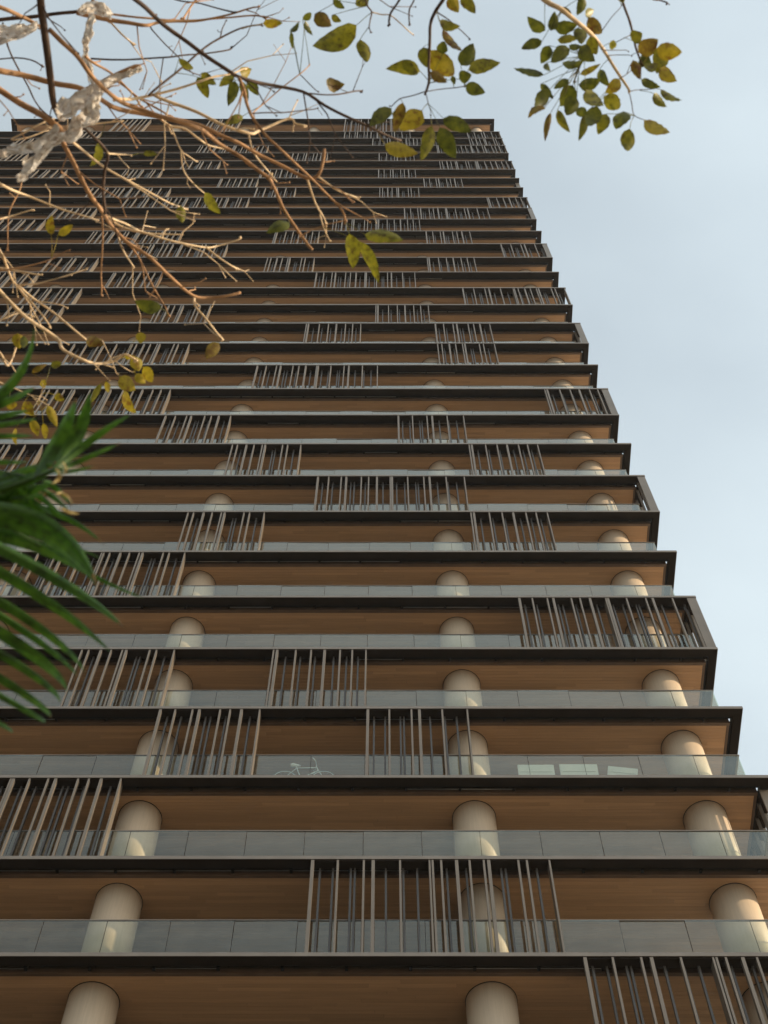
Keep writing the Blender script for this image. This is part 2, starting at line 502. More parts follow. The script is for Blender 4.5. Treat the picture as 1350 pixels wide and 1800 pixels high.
SCREENS = [  # ceiling slab k, left and right pixel of the screen's top edge in the photograph
    (0, 1008, 1460), (1, 548, 960), (2, -162, 217), (3, 285, 460), (3, 645, 820), (4, 146, 310), (4, 480, 645), (5, 905, 1217),
    (6, 42, 328), (7, 330, 466), (7, 826, 960), (8, 558, 811), (9, -45, 78), (9, 408, 530), (9, 823, 945), (10, 290, 408), (10, 699, 817),
    (11, 83, 302), (11, 945, 1065), (12, 452, 660), (13, 133, 335), (13, 768, 870), (14, 538, 636), (14, 764, 860), (15, 20, 115), (15, 275, 372),
    (15, 660, 756), (16, 60, 146), (16, 806, 991), (17, -15, 70), (17, 200, 287), (17, 556, 729), (18, 90, 175), (18, 470, 555), (18, 750, 834),
    (19, 240, 402), (19, 876, 959), (20, 166, 322), (20, 484, 565), (20, 748, 826), (21, 0, 82), (21, 586, 738), (22, 100, 172), (22, 710, 857),
    (23, 220, 368), (23, 368, 440), (23, 850, 924), (24, 165, 302), (24, 452, 522), (24, 667, 738), (25, 388, 458), (25, 744, 812), (26, 55, 120),
    (26, 217, 287), (26, 460, 526), (26, 665, 731), (27, 325, 392), (27, 767, 896), (28, -10, 52), (28, 515, 580), (28, 666, 731), (29, 352, 480),
    (29, 763, 885), (30, 30, 95), (30, 655, 780), (30, 826, 884), (33, 197, 267), (33, 370, 420), (33, 607, 725), (-1, 300, 520), (31, 120, 180), (31, 606, 725), (31, 812, 870),
]
for i, (k, xa, xb) in enumerate(SCREENS):
    n = N0 + k - 1
    X0, X1 = x_at(xa, k), x_at(xb, k)
    cnt = max(1, round((X1 - X0) / 2.9))
    zs = 1.0
    if k == 33: n, zs = N0 + 31, (2 * H - 0.13) / FH
    if X1 > XR - 0.45: X0 = XR - 0.03 - cnt * PW
    elif xa < 300: X0 = X1 - cnt * PW
    for c in range(cnt):
        screen(n, X0 + c * PW, (i * 5 + c) % 4 if (k, c) not in ((1, 0), (1, 1)) else c, zs=zs)
for k, y0 in ((2, 0.42), (5, 0.05), (8, 0.05), (11, 0.05), (14, 0.05), (19, 0.05), (22, 0.05), (25, 0.4), (-1, 0.1)):
    screen(N0 + k - 1, XR - 0.015, k % 4, side=True, y0=y0)
    screen(N0 + k - 1, XR - 0.015, (k + 1) % 4, side=True, y0=y0 + PW)

# ------------------------------------------------------------------ things on the balcony
FLZ = ZT(N0 + 2) + 0.601
def rot_tube(m, pts, r, sides=6): m.tube([Vector(p) for p in pts], [r] * len(pts), sides)
bike = empty('bicycle', (x_at(530, 2), FY + 0.70, FLZ))
tag(bike, 'white bicycle parked on a balcony behind the glass balustrade', 'bicycle')
def ring(m, cx, cz, r, t, sides=6, seg=28):
    b = len(m.v)
    for i in range(seg):
        a = 2 * math.pi * i / seg
        for j in range(sides):
            c = 2 * math.pi * j / sides
            rr = r + t * math.cos(c)
            m.v.append((cx + rr * math.cos(a), t * math.sin(c), cz + rr * math.sin(a)))
    for i in range(seg):
        for j in range(sides):
            a = b + i * sides + j; a2 = b + i * sides + (j + 1) % sides
            c = b + ((i + 1) % seg) * sides + j; c2 = b + ((i + 1) % seg) * sides + (j + 1) % sides
            m.f.append((a, a2, c2, c))
for cx in (-0.54, 0.54):
    w = MB(); ring(w, 0, 0, 0.318, 0.017); wo_ = link('wheel', w.mesh('wheel', True), M_TYRE, bike); wo_.location = (cx, 0, 0.337)
    rm = MB(); ring(rm, 0, 0, 0.300, 0.010)
    for a in range(12):
        t = a * math.pi / 6
        rot_tube(rm, [(0.02 * math.cos(t), 0, 0.02 * math.sin(t)), (0.298 * math.cos(t), 0, 0.298 * math.sin(t))], 0.0015, 3)
    link('rim', rm.mesh('rim', True), M_BIKE, wo_)
fm = MB()
BB, ST, HT, HB, RA, FA = (-0.08, 0, 0.29), (-0.22, 0, 0.80), (0.34, 0, 0.82), (0.39, 0, 0.68), (-0.54, 0, 0.337), (0.54, 0, 0.337)
for a, b, r in ((BB, ST, 0.017), (ST, HT, 0.017), (BB, HB, 0.019), (BB, RA, 0.010), (ST, RA, 0.009), (HT, HB, 0.020), (HB, FA, 0.014)):
    rot_tube(fm, [a, b], r, 8)
link('frame', fm.mesh('frame', True), M_BIKE, bike)
hm = MB()
rot_tube(hm, [HT, (0.32, 0, 0.92)], 0.014, 8)
rot_tube(hm, [(0.22, -0.22, 0.99), (0.30, -0.15, 0.95), (0.33, 0, 0.935), (0.30, 0.15, 0.95), (0.22, 0.22, 0.99)], 0.014, 8)
link('handlebar', hm.mesh('handlebar', True), M_BIKE, bike)
sm = MB()
rot_tube(sm, [ST, (-0.25, 0, 0.90)], 0.013, 8)
sm.tube([Vector((-0.40, 0, 0.93)), Vector((-0.33, 0, 0.935)), Vector((-0.22, 0, 0.925)), Vector((-0.12, 0, 0.915))], [0.05, 0.07, 0.04, 0.018], 8)
link('saddle', sm.mesh('saddle', True), M_BIKE, bike)

def white_board(px0, px1, h, yoff, tilt, label):
    a, b = x_at(px0, 2), x_at(px1, 2)
    bm = bmesh.new()
    bmesh.ops.create_cube(bm, size=1.0)
    for v in bm.verts:
        v.co = Vector((v.co.x * (b - a), v.co.y * 0.05, (v.co.z + 0.5) * h))
    bmesh.ops.bevel(bm, geom=list(bm.edges), offset=0.012, segments=2, affect='EDGES')
    # two carrying holes' rims and a stiffening rib on the face
    for zz in (0.3, 0.6):
        r = bmesh.ops.create_cube(bm, size=1.0)['verts']
        for v in r: v.co = Vector((v.co.x * (b - a) * 0.86, -0.032 + v.co.y * 0.016, zz * h + v.co.z * 0.03))
    me = bpy.data.meshes.new('white_panel'); bm.to_mesh(me); bm.free()
    o = link('white_panel', me, M_WHITE)
    o.location = ((a + b) / 2, FY + yoff, FLZ + 0.002)
    o.rotation_euler = (R(8), R(tilt), 0)
    if tilt: o.location.z += abs(math.sin(R(tilt))) * (b - a) / 2
    tag(o, label, 'panel', 'white panels stored on the balcony')
white_board(918, 984, 0.74, 0.66, 0, 'white panel leaning on the balcony behind glass, farthest left of the row')
white_board(994, 1063, 0.76, 0.66, 0, 'white panel leaning on the balcony behind glass, middle of the row')
white_board(1076, 1130, 0.58, 0.66, 10, 'white panel leaning aslant on the balcony, nearest the corner column')

# ------------------------------------------------------------------ foreground tree
tree = empty('street_tree', (-2.5, 0.35, 0))
tag(tree, 'nearly bare tree with tan branches and a few olive yellow leaves overhead', 'tree')
TL = Vector(tree.location)

def smooth_path(pts, step=3):
    out = []
    n = len(pts)
    for i in range(n - 1):
        p0, p1, p2, p3 = pts[max(0, i-1)], pts[i], pts[i+1], pts[min(n-1, i+2)]
        for s in range(step):
            t = s / step
            out.append(0.5 * ((2*p1) + (p2-p0)*t + (2*p0-5*p1+4*p2-p3)*t*t + (-p0+3*p1-3*p2+p3)*t*t*t))
    out.append(pts[-1])
    return out

BR = [  # material, width at start, width at end (pixels), depth at start, depth at end, points
    ('d', 18, 12, 3.5, 3.8, (60,-170, 68,-60, 74,20, 82,85, 88,150, 96,190, 106,208)),
    ('b', 10, 6, 3.62, 4.1, (86,52, 110,75, 135,100, 165,140, 205,172, 240,188, 285,204, 330,218, 356,228, 382,247, 415,272, 452,300, 472,314, 479,326, 498,366, 526,407, 549,439)),
    ('b', 13, 9, 3.9, 4.0, (-160,92, -60,108, 0,123, 40,131, 90,143, 135,153, 170,170, 200,188, 240,198, 285,206)),
    ('b', 14, 12, 3.7, 3.8, (-170,60, -60,120, 0,157, 45,187, 92,218, 110,232)),
    ('b', 10, 5, 3.8, 4.2, (105,236, 112,255, 133,300, 155,340, 175,367, 189,387, 204,404, 224,427, 262,454, 298,486, 340,520, 368,523, 396,521, 423,514)),
    ('t', 5, 3, 4.15, 4.2, (341,521, 342,538, 362,562, 378,582, 391,598)),
    ('d', 6, 6, 3.8, 3.9, (140,218, 160,235, 189,267, 185,300, 181,344, 184,376)),
    ('t', 4, 2, 3.85, 3.9, (189,268, 205,271, 231,273)),
    ('t', 6, 3, 3.8, 4.2, (118,243, 150,268, 182,291, 238,326, 298,356, 328,368)),
    ('t', 8, 3, 4.0, 4.2, (-140,262, -60,295, 0,322, 29,338, 49,345, 100,364, 171,387)),
    ('t', 4, 3, 4.1, 4.1, (-60,405, 0,387, 20,381, 58,369)),
    ('t', 5, 3, 4.0, 4.2, (190,380, 222,395, 255,408, 321,412)),
    ('t', 5, 3, 4.0, 4.2, (192,386, 222,402, 260,411, 314,426, 362,434, 389,429, 423,419)),
    ('t', 4, 3, 4.15, 4.2, (361,433, 390,455, 417,473)),
    ('t', 6, 3, 4.1, 4.2, (-60,330, 0,442, 20,487, 36,507, 73,553, 89,575)),
    ('t', 4, 4, 4.12, 4.2, (34,503, 60,525, 89,547, 147,591, 155,597)),
    ('t', 9, 4, 4.0, 4.1, (-120,400, -50,462, 0,511, 44,558, 80,582, 102,598, 111,615, 144,632, 168,639, 190,638, 207,631, 220,623, 238,632)),
    ('t', 4, 3, 4.1, 4.15, (207,411, 215,435, 224,455, 234,470)),
    ('b', 4, 3, 4.05, 4.1, (178,380, 181,422, 178,473, 178,518)),
    ('b', 4, 3, 4.1, 4.15, (222,424, 240,449, 262,489, 296,555)),
    ('d', 10, 5, 3.6, 4.0, (150,-110, 205,-35, 235,-2, 266,26, 307,57, 354,92, 404,128, 424,138, 470,147, 532,162, 571,187, 617,210, 661,229, 705,247)),
    ('b', 7, 4, 3.75, 4.0, (420,137, 430,162, 436,184, 444,206, 464,235, 486,256, 525,291, 567,335, 601,369, 607,391)),
    ('t', 7, 3, 3.9, 4.1, (200,176, 230,174, 262,168, 295,159, 366,139, 408,129, 433,121)),
    ('t', 7, 4, 3.95, 4.15, (270,166, 333,192, 380,213, 437,236, 456,230, 508,210, 521,219, 535,221)),
    ('t', 3, 2, 4.1, 4.2, (508,211, 515,195, 523,177)),
    ('t', 4, 3, 4.1, 4.2, (437,236, 446,263, 463,291, 476,307)),
    ('b', 9, 6, 4.02, 4.1, (280,204, 323,213, 352,222, 385,236, 413,249, 449,268, 498,293, 539,313, 560,305, 570,262)),
    ('t', 4, 3, 4.1, 4.2, (556,307, 575,322, 601,339, 631,348)),
    ('t', 5, 3, 4.1, 4.2, (539,313, 556,356, 573,393)),
    ('t', 3, 2, 4.15, 4.2, (563,372, 568,400, 580,424)),
    ('t', 5, 3, 4.1, 4.2, (281,208, 300,223, 326,227, 352,244, 371,256, 397,262)),
    ('t', 3, 2, 4.1, 4.2, (302,225, 318,263, 332,275, 347,284)),
    ('t', 3, 2, 4.1, 4.2, (318,263, 323,299, 340,322, 359,339)),
    ('d', 8, 6, 4.3, 4.3, (-120,55, 0,36, 49,31, 89,27, 138,20, 160,10, 175,-30)),
    ('b', 10, 3, 4.2, 4.3, (135,22, 178,33, 222,39, 255,45, 283,40, 342,36, 401,25, 456,12)),
    ('b', 5, 3, 4.25, 4.3, (170,22, 200,26, 259,32, 307,37, 390,30, 445,28, 468,32)),
    ('b', 9, 7, 4.1, 4.2, (-110,-20, 0,13, 44,33, 70,50)),
    ('d', 3, 3, 4.4, 4.4, (-60,103, 0,104, 53,105, 75,116)),
    ('d', 4, 3, 4.3, 4.4, (160,103, 244,104, 300,101, 330,96, 394,89, 408,84)),
    ('d', 4, 3, 4.3, 4.3, (5,40, 13,78, 29,115, 44,144, 62,178, 89,206)),
    ('d', 5, 3, 4.0, 4.3, (262,167, 307,128, 354,92, 385,69, 425,51, 461,44)),
    ('d', 3, 2, 4.2, 4.3, (385,69, 390,52, 397,36)),
    ('b', 4, 4, 4.2, 4.2, (205,143, 235,163, 252,190)),
    ('b', 6, 4, 4.0, 4.1, (150,98, 169,113, 200,134, 244,170, 300,206)),
    ('b', 4, 4, 4.4, 4.3, (350,-6, 335,14, 321,33)),
    ('d', 3, 3, 4.4, 4.3, (290,-8, 320,2, 366,9, 413,22)),
    ('t', 4, 3, 4.25, 4.3, (190,38, 212,60, 236,79)),
    ('d', 3, 2, 4.3, 4.3, (264,46, 290,75, 314,100, 340,130)),
    ('b', 3, 2, 4.0, 4.2, (440,203, 452,190, 482,164, 527,131, 544,114)),
    ('d', 2, 2, 4.15, 4.2, (527,131, 545,148, 560,161)),
    ('d', 3, 3, 3.95, 4.1, (532,162, 575,164, 613,163, 636,160)),
    ('d', 3, 2, 4.0, 4.1, (441,200, 498,196, 545,193, 559,190)),
    ('b', 15, 13, 3.85, 3.9, (140,168, 173,151, 204,135, 247,119)),
    ('d', 8, 5, 3.9, 4.0, (830,-120, 800,-40, 782,-4, 767,19, 757,44, 755,77, 754,116, 754,143, 747,166)),
    ('d', 5, 4, 4.0, 4.0, (730,-60, 703,0, 688,25, 685,43)),
    ('d', 4, 2, 4.0, 4.05, (636,-20, 646,10, 654,21, 650,38, 648,48, 652,57)),
    ('t', 3, 2, 4.0, 4.05, (654,22, 672,26, 688,28, 708,45, 726,61)),
    ('d', 3, 3, 4.0, 4.0, (740,-40, 727,0, 719,19, 720,42)),
    ('d', 3, 2, 3.98, 4.0, (768,20, 790,34, 813,56, 826,69)),
    ('d', 2, 2, 3.95, 4.0, (748,161, 775,157, 798,155, 817,152)),
    ('d', 2.5, 2, 3.95, 4.0, (748,161, 725,168, 702,173, 686,187)),
    ('d', 2, 1.5, 3.95, 4.0, (748,163, 752,182, 757,202)),
    ('d', 2, 2, 3.95, 4.0, (754,146, 768,142, 784,139)),
    ('t', 12, 5, 3.8, 4.0, (820,-170, 905,-60, 958,-2, 988,17, 1022,46, 1051,73, 1071,103, 1090,137, 1106,163)),
    ('d', 4, 3, 3.9, 4.0, (1042,64, 1036,78, 1027,98, 1018,120, 1010,142)),
    ('d', 6, 4, 3.9, 4.0, (1060,-120, 1083,-50, 1095,0, 1108,37, 1117,81, 1128,114)),
    ('d', 1.8, 1.5, 3.95, 4.0, (1056,86, 1080,89, 1105,90)),
    ('d', 1.8, 1.5, 3.95, 4.0, (1069,98, 1090,98, 1110,98)),
    ('d', 1.8, 1.5, 3.95, 4.0, (1083,74, 1097,66, 1110,60)),
    ('d', 1.8, 1.5, 3.97, 4.0, (1090,136, 1102,130, 1113,125)),
    ('d', 2, 1.5, 3.98, 4.0, (1105,161, 1125,159, 1149,156)),
    ('d', 2, 1.5, 3.98, 4.0, (1105,164, 1110,184, 1115,203, 1135,212)),
    ('d', 1.8, 1.5, 3.95, 4.0, (1056,56, 1075,30, 1093,10)),
    ('d', 4, 3, 4.2, 4.2, (1110,-40, 1142,-3, 1160,2, 1174,6)),
    ('t', 2, 1.5, 4.1, 4.1, (164,639, 178,655, 193,669)),
    ('t', 2, 1.5, 4.1, 4.1, (180,598, 190,620, 200,640, 207,658)),
    ('t', 2, 1.5, 4.1, 4.1, (203,634, 218,645, 233,654)),
    ('t', 3, 2, 4.1, 4.1, (-40,650, 20,680, 51,695, 70,705, 84,712)),
    ('t', 2, 1.5, 4.1, 4.1, (68,704, 73,692, 77,680)),
    ('t', 6, 3, 4.05, 4.1, (-60,560, -20,600, 0,622, 13,643, 28,612)),
    ('t', 3, 2, 4.1, 4.1, (-60,560, 0,560, 30,552, 58,556)),
    ('b', 3, 2, 4.1, 4.1, (-40,480, 30,470, 90,455, 122,440)),
    ('t', 5, 3, 4.1, 4.15, (-60,455, 0,470, 34,476, 72,483)),
    ('t', 4, 3, 4.0, 4.0, (20,245, 50,228, 78,216, 95,210)),
    ('t', 3, 2, 4.0, 4.0, (22,246, 55,240, 90,230)),
    ('t', 4, 3, 3.95, 3.95, (150,218, 185,215, 215,213)),
    ('b', 3, 2, 4.2, 4.2, (40,300, 34,330, 18,365, 14,400, 14,440)),
]
MATS = {'d': M_SHADEBARK, 'b': M_BARK, 't': M_SUNTWIG}
branch_pts = []
def bud(m, p, r):
    m.tube([p + Vector((0, 0, -r * 1.1)), p + Vector((0, 0, -r * 0.5)), p + Vector((0, 0, r * 0.5)), p + Vector((0, 0, r * 1.1))], [r * 0.4, r, r, r * 0.4], 6)
for bi, (mk, w0, w1, d0, d1, P) in enumerate(BR):
    n = len(P) // 2
    base = []
    for i in range(n):
        t = i / (n - 1)
        wob = 0.03 * math.sin(bi * 1.7 + i * 1.3)
        base.append(at(P[2*i], P[2*i+1], d0 + (d1 - d0) * t + wob) - TL)
    pts = smooth_path(base, 4)
    rads = []
    for i, p in enumerate(pts):
        t = i / (len(pts) - 1)
        d = d0 + (d1 - d0) * t
        w = (w0 + (w1 - w0) * t) * (1 + 0.10 * noise.noise(Vector((bi * 3.1, i * 0.9, 0))))
        rads.append(max(w * 0.9, 1.3) * 0.5 / FPX * d)
        if i % 4 == 0: branch_pts.append((p, rads[-1]))
    # slight irregularity
    for i in range(1, len(pts) - 1):
        pts[i] = pts[i] + Vector((noise.noise(pts[i] * 9), noise.noise(pts[i] * 9 + Vector((7, 0, 0))), 0)) * 0.006
    m = MB(); m.tube(pts, rads, 8 if w0 > 5 else 6)
    if P[-2] < 1300 and w1 <= 4:
        for q in range(3):
            bud(m, pts[-1] + Vector((rng.uniform(-1, 1), rng.uniform(-1, 1), rng.uniform(-1, 1))) * rads[-1] * 1.6, rads[-1] * rng.uniform(1.0, 1.6))
    # small forked side shoots
    if w0 >= 3 and P[0] < 640:
        for q in range(int(len(pts) / 8)):
            i = rng.randrange(2, len(pts) - 1)
            along = (pts[i + 1 if i + 1 < len(pts) else i] - pts[i - 1]).normalized()
            dirv = (along * 0.9 + RIGHT * rng.uniform(-1, 1) + UP * rng.uniform(-1, 1) + FWD * rng.uniform(-0.5, 0.5)).normalized()
            L = rng.choice((0.03, 0.05, 0.08, 0.13, 0.2)) * rng.uniform(0.8, 1.2)
            jit = lambda a: Vector((rng.uniform(-1, 1), rng.uniform(-1, 1), rng.uniform(-1, 1))) * a
            p1 = pts[i] + dirv * L * 0.35 + jit(L * 0.05); p2 = pts[i] + dirv * L * 0.7 + jit(L * 0.09); p3 = pts[i] + dirv * L + jit(L * 0.12)
            r0 = min(0.0022, rads[i] * 0.7)
            m.tube([pts[i], p1, p2, p3], [r0, r0 * 0.85, r0 * 0.7, r0 * 0.5], 5)
            bud(m, p3, r0 * 1.3)
            if L > 0.1:
                f1 = p2 + (dirv + jit(0.9)).normalized() * L * 0.35
                m.tube([p2, f1], [r0 * 0.6, r0 * 0.45], 5); bud(m, f1, r0 * 1.1)
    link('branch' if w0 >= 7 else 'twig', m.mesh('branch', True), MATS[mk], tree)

# the trunk and the limbs that carry the branches from outside the picture
tm = MB()
top = Vector((0.15, 0.0, 4.9))
tp = smooth_path([Vector((0, 0, -0.05)), Vector((0.03, 0.02, 1.5)), Vector((-0.04, 0.05, 3.0)), Vector((0.05, 0.03, 4.2)), top], 4)
tm.tube(tp, [0.12 - 0.05 * i / (len(tp) - 1) + (0.05 if i == 0 else 0) for i in range(len(tp))], 12)
link('trunk', tm.mesh('trunk', True), M_BARK, tree)
for ends, r0 in ((((60,-170, 3.5), (-160,92, 3.9), (-170,60, 3.7)), 0.035), (((820,-170, 3.8), (830,-120, 3.9), (1060,-120, 3.9), (730,-60, 4.0), (150,-110, 3.6), (1110,-40, 4.2), (636,-20, 4.0), (740,-40, 4.0)), 0.03),
                 (((-140,262, 4.0), (-120,400, 4.0), (-60,330, 4.1), (-60,405, 4.1), (-60,560, 4.05), (-40,650, 4.1), (-60,455, 4.1), (-40,480, 4.1), (-120,55, 4.3), (-110,-20, 4.1), (-60,103, 4.4)), 0.026)):
    for (px, py, d) in ends:
        e = at(px, py, d) - TL
        a = tp[-1 - rng.randrange(0, 4)]
        mid = a.lerp(e, 0.5) - FWD * 0.05 - RIGHT * (0.25 if px < 0 else 0.0) + UP * (0.35 if px > 0 else 0.0)
        lm = MB(); pth = smooth_path([a, a.lerp(mid, 0.5), mid, e], 4)
        lm.tube(pth, [r0 + (0.010 - r0) * i / (len(pth) - 1) for i in range(len(pth))], 8)
        link('limb', lm.mesh('limb', True), M_BARK, tree)

LEAVES = """462 41 497 40 13 y;532 35 547 22 10 g;510 56 525 38 10 g;512 56 515 87 7 g;536 37 550 62 9 g;553 25 583 46 24 b;627 44 549 81 36 o;583 27 600 38 10 o;
633 69 645 110 20 o;585 0 606 15 10 g;630 -8 645 10 22 o;574 148 606 148 24 b;738 125 678 121 21 o;744 83 750 119 20 o;757 88 798 133 34 y;757 126 786 145 16 b;778 95 780 72 17 g;
795 133 799 149 8 g;772 37 809 46 17 o;778 51 814 89 14 b;790 -6 806 22 20 y;810 -4 836 24 18 o;810 115 832 76 24 g;823 123 880 110 24 o;807 139 829 131 18 g;818 150 853 163 20 g;
688 190 650 222 22 g;696 194 695 214 11 o;708 180 694 233 18 b;742 194 702 229 32 y;676 254 735 270 26 y;759 221 740 283 20 o;773 224 801 279 26 g;779 208 829 232 24 g;
958 54 927 29 18 g;968 54 975 20 16 g;953 72 916 86 17 g;966 80 951 112 18 g;1002 86 968 110 20 g;961 110 967 125 10 g;956 132 903 120 14 g;988 111 1027 107 15 g;976 52 1015 44 18 g;980 70 1015 68 16 o;
983 14 1005 25 12 b;1025 -6 1014 27 15 g;1029 27 1044 17 12 o;1034 30 1058 59 20 b;1071 76 1084 80 12 o;1017 49 1022 78 22 g;1020 81 1046 108 22 g;1037 64 1049 96 18 o;1000 80 1025 82 12 g;1020 131 1056 112 10 y;
1054 122 1071 152 14 g;1090 140 1064 164 18 y;1061 170 1090 190 22 o;1017 150 1056 140 22 g;1030 157 1061 186 26 o;1000 140 973 156 14 g;1007 150 985 187 26 g;1014 172 995 203 24 g;950 148 973 174 10 g;966 157 941 190 20 g;
958 188 928 208 13 b;968 198 958 249 10 b;980 193 1002 233 13 o;1015 190 1031 206 16 g;1028 203 1017 248 13 o;1049 186 1034 222 24 g;1066 200 1051 237 20 o;1095 196 1083 228 24 g;1107 226 1103 266 23 o;1132 212 1178 233 24 y;
1149 164 1172 188 16 o;1161 157 1199 176 14 o;1127 140 1161 153 14 g;1160 120 1190 143 22 y;1154 85 1199 92 28 y;1163 82 1154 130 26 o;1122 92 1157 69 26 b;1132 118 1158 112 18 o;1110 71 1129 58 20 o;1113 106 1125 140 16 b;1124 103 1145 110 20 g;1088 -8 1096 5 12 o;
314 104 340 121 11 o;347 135 366 173 17 o;354 128 380 149 14 o;411 133 385 152 16 o;413 142 401 187 16 g;423 142 435 182 12 o;435 142 454 168 15 g;423 130 442 121 16 y;427 204 394 218 14 o;173 251 158 293 16 o;252 270 278 272 8 o;
90 413 91 378 14 y;102 413 128 395 13 y;284 542 236 529 20 g;153 594 184 607 18 b;247 584 247 604 15 y;31 586 33 613 18 y;42 590 40 612 12 g;360 339 388 376 16 o;318 362 321 392 15 o;509 392 468 410 20 g;614 411 620 473 23 o;631 424 666 498 17 o;641 412 710 423 23 o;385 603 360 631 18 b;
238 627 244 653 18 y;252 645 268 672 18 y;238 658 256 674 14 y;211 662 238 687 22 y;218 687 240 727 16 y;185 671 191 690 10 y;178 674 160 709 9 o;75 667 78 683 11 y;96 694 113 704 12 y;84 713 100 751 13 y;55 738 67 767 14 y;76 744 80 773 11 y;42 707 60 731 18 y;11 715 31 711 12 y;27 753 29 782 10 y;89 642 109 638 12 o;56 655 82 640 9 b;218 627 236 627 8 y"""
def depth_near(px, py):
    return 3.9 if px > 640 else (4.1 if py > 330 else 4.05)
for ei, e in enumerate(LEAVES.replace('\n', '').split(';')):
    bx, by, tx, ty, w, c = e.split()
    bx, by, tx, ty, w = float(bx), float(by), float(tx), float(ty), float(w)
    d = depth_near(bx, by) + rng.uniform(-0.08, 0.08)
    base = at(bx, by, d)
    tip = at(tx, ty, d + rng.uniform(-0.03, 0.03))
    ax = tip - base; L = ax.length; ax.normalize()
    wid = 1.16 * w / FPX * d
    sid = ax.cross(FWD).normalized()
    nrm = sid.cross(ax).normalized()
    roll = rng.uniform(-0.55, 0.55)
    s2 = sid * math.cos(roll) + nrm * math.sin(roll)
    n2 = s2.cross(ax).normalized()
    wid = wid / max(0.8, math.cos(roll))
    m = MB(); NS = 9
    bend = rng.uniform(-0.18, 0.18) * L; fold = rng.uniform(0.05, 0.30); curl = rng.uniform(-0.15, 0.15)
    asym = rng.uniform(-0.08, 0.08)
    for i in range(NS + 1):
        t = i / NS
        prof = (math.sin(math.pi * min(1, t ** 0.82)) ** 0.72) * (1 - 0.25 * t) * 1.12 if 0 < t < 1 else 0.0
        hw = wid * 0.5 * prof
        cpos = ax * (L * t) + n2 * (bend * 4 * t * (1 - t)) + s2 * (asym * L * math.sin(math.pi * t))
        ed = 1 + 0.10 * noise.noise(Vector((ei, t * 6, 0)))
        tw = curl * (t - 0.5)
        for q in (-1.0, -0.55, 0.0, 0.55, 1.0):
            m.v.append(tuple(cpos + s2 * (hw * q * ed) + n2 * (hw * (abs(q) * fold + q * tw) + 0.0012 * math.sin(t * 30) * (q != 0))))
    for i in range(NS):
        for q in range(4):
            a = i * 5 + q
            m.f.append((a, a + 1, a + 6, a + 5))
    # stalk back to the nearest branch
    bl = base - TL
    near = min(branch_pts, key=lambda bp: (bp[0] - bl).length)
    if (near[0] - bl).length < 0.30:
        v = near[0] - bl
        m.tube([Vector((0, 0, 0)), v * 0.5 + Vector((0, 0, 0.012)), v], [0.0008, 0.0008, 0.0012], 4)
    me = m.mesh('leaf', True)
    o = link('leaf', me, LEAF[c], tree); o.location = bl
    so = None

# ------------------------------------------------------------------ torn white plastic caught in the tree
def crumple(name, px_pts, widths, d, label, seed, amp=0.02):
    """crumpled strip of film following pixel points at depth d"""
    rr = random.Random(seed)
    P = [at(px_pts[2*i], px_pts[2*i+1], d + 0.02 * math.sin(i * 2.1 + seed)) for i in range(len(px_pts) // 2)]
    org = P[0].copy()
    pts = smooth_path([p - org for p in P], 14)
    n = len(pts); m = MB(); NQ = 29
    for i, p in enumerate(pts):
        t = i / (n - 1)
        f = t * (len(widths) - 1); a = int(min(f, len(widths) - 2)); w = widths[a] + (widths[a+1] - widths[a]) * (f - a)
        w = 0.8 * w / FPX * d
        tan = (pts[min(n-1, i+1)] - pts[max(0, i-1)]).normalized()
        s = tan.cross(FWD).normalized(); nn = s.cross(tan).normalized()
        for q in range(NQ):
            u = q / (NQ - 1) * 2 - 1
            ang = u * 1.7 + 1.2 * noise.noise(Vector((seed, i * 0.13, 0)))
            v = Vector((i * 0.18 + seed * 5, u * 2.2, seed))
            rw = w * 0.5 * (1 + 0.45 * noise.noise(v * 0.7))
            off = s * (math.sin(ang) * rw) + nn * (-math.cos(ang) * rw * 0.7)
            off += (s * noise.noise(v * 1.0) + nn * noise.noise(v * 1.1 + Vector((9, 0, 0)))) * amp * 0.3 + (nn + s * 0.4) * (0.020 * (0.30 - abs(noise.noise(Vector((v.x * 0.30, v.y * 1.9, v.z)))))) + tan * (0.012 * noise.noise(v * 1.6 + Vector((3, 3, 0)))) + nn * (0.004 * abs(noise.noise(v * 4.1)))
            m.v.append(tuple(p + off))
    for i in range(n - 1):
        for q in range(NQ - 1):
            a = i * NQ + q
            m.f.append((a, a + 1, a + NQ + 1, a + NQ))
    o = link(name, m.mesh(name, True), M_PLASTIC)
    o.location = org
    tag(o, label, 'plastic scrap', 'torn white plastic in the tree')
    return o
crumple('plastic_scrap', (247,121, 215,132, 180,150, 150,168, 118,190, 104,205), (8, 12, 22, 30, 34, 18), 3.75, 'crumpled white plastic film wrapped round the broken branch stub', 3)
crumple('plastic_scrap', (176,160, 160,185, 165,200, 140,215, 128,235, 112,242), (14, 30, 34, 26, 30, 10), 3.72, 'crumpled white plastic film bunched at the fork of the branches', 8)
crumple('plastic_scrap', (112,238, 85,258, 62,282, 44,302, 32,316), (12, 15, 18, 20, 14), 3.66, 'long white plastic strip hanging below the fork of the branches', 5, 0.008)
crumple('plastic_scrap', (100,222, 84,240, 55,256, 30,262, 5,268, -18,262), (10, 14, 22, 20, 16, 14), 3.7, 'grey white plastic rag hanging left of the long white strip', 12)
crumple('plastic_scrap', (-40,62, -8,58, 20,54, 48,50, 66,44), (28, 26, 24, 18, 12), 4.0, 'white plastic scrap on the branch at the left edge of the picture', 6)
crumple('plastic_scrap', (-30,84, 0,74, 30,64, 56,54), (8, 12, 12, 8), 4.02, 'thin white plastic tatter under the scrap at the left edge', 9, 0.008)
crumple('plastic_scrap', (140,22, 156,14, 176,16, 196,28), (14, 24, 26, 14), 4.18, 'white plastic scrap knotted on the topmost branch', 7)
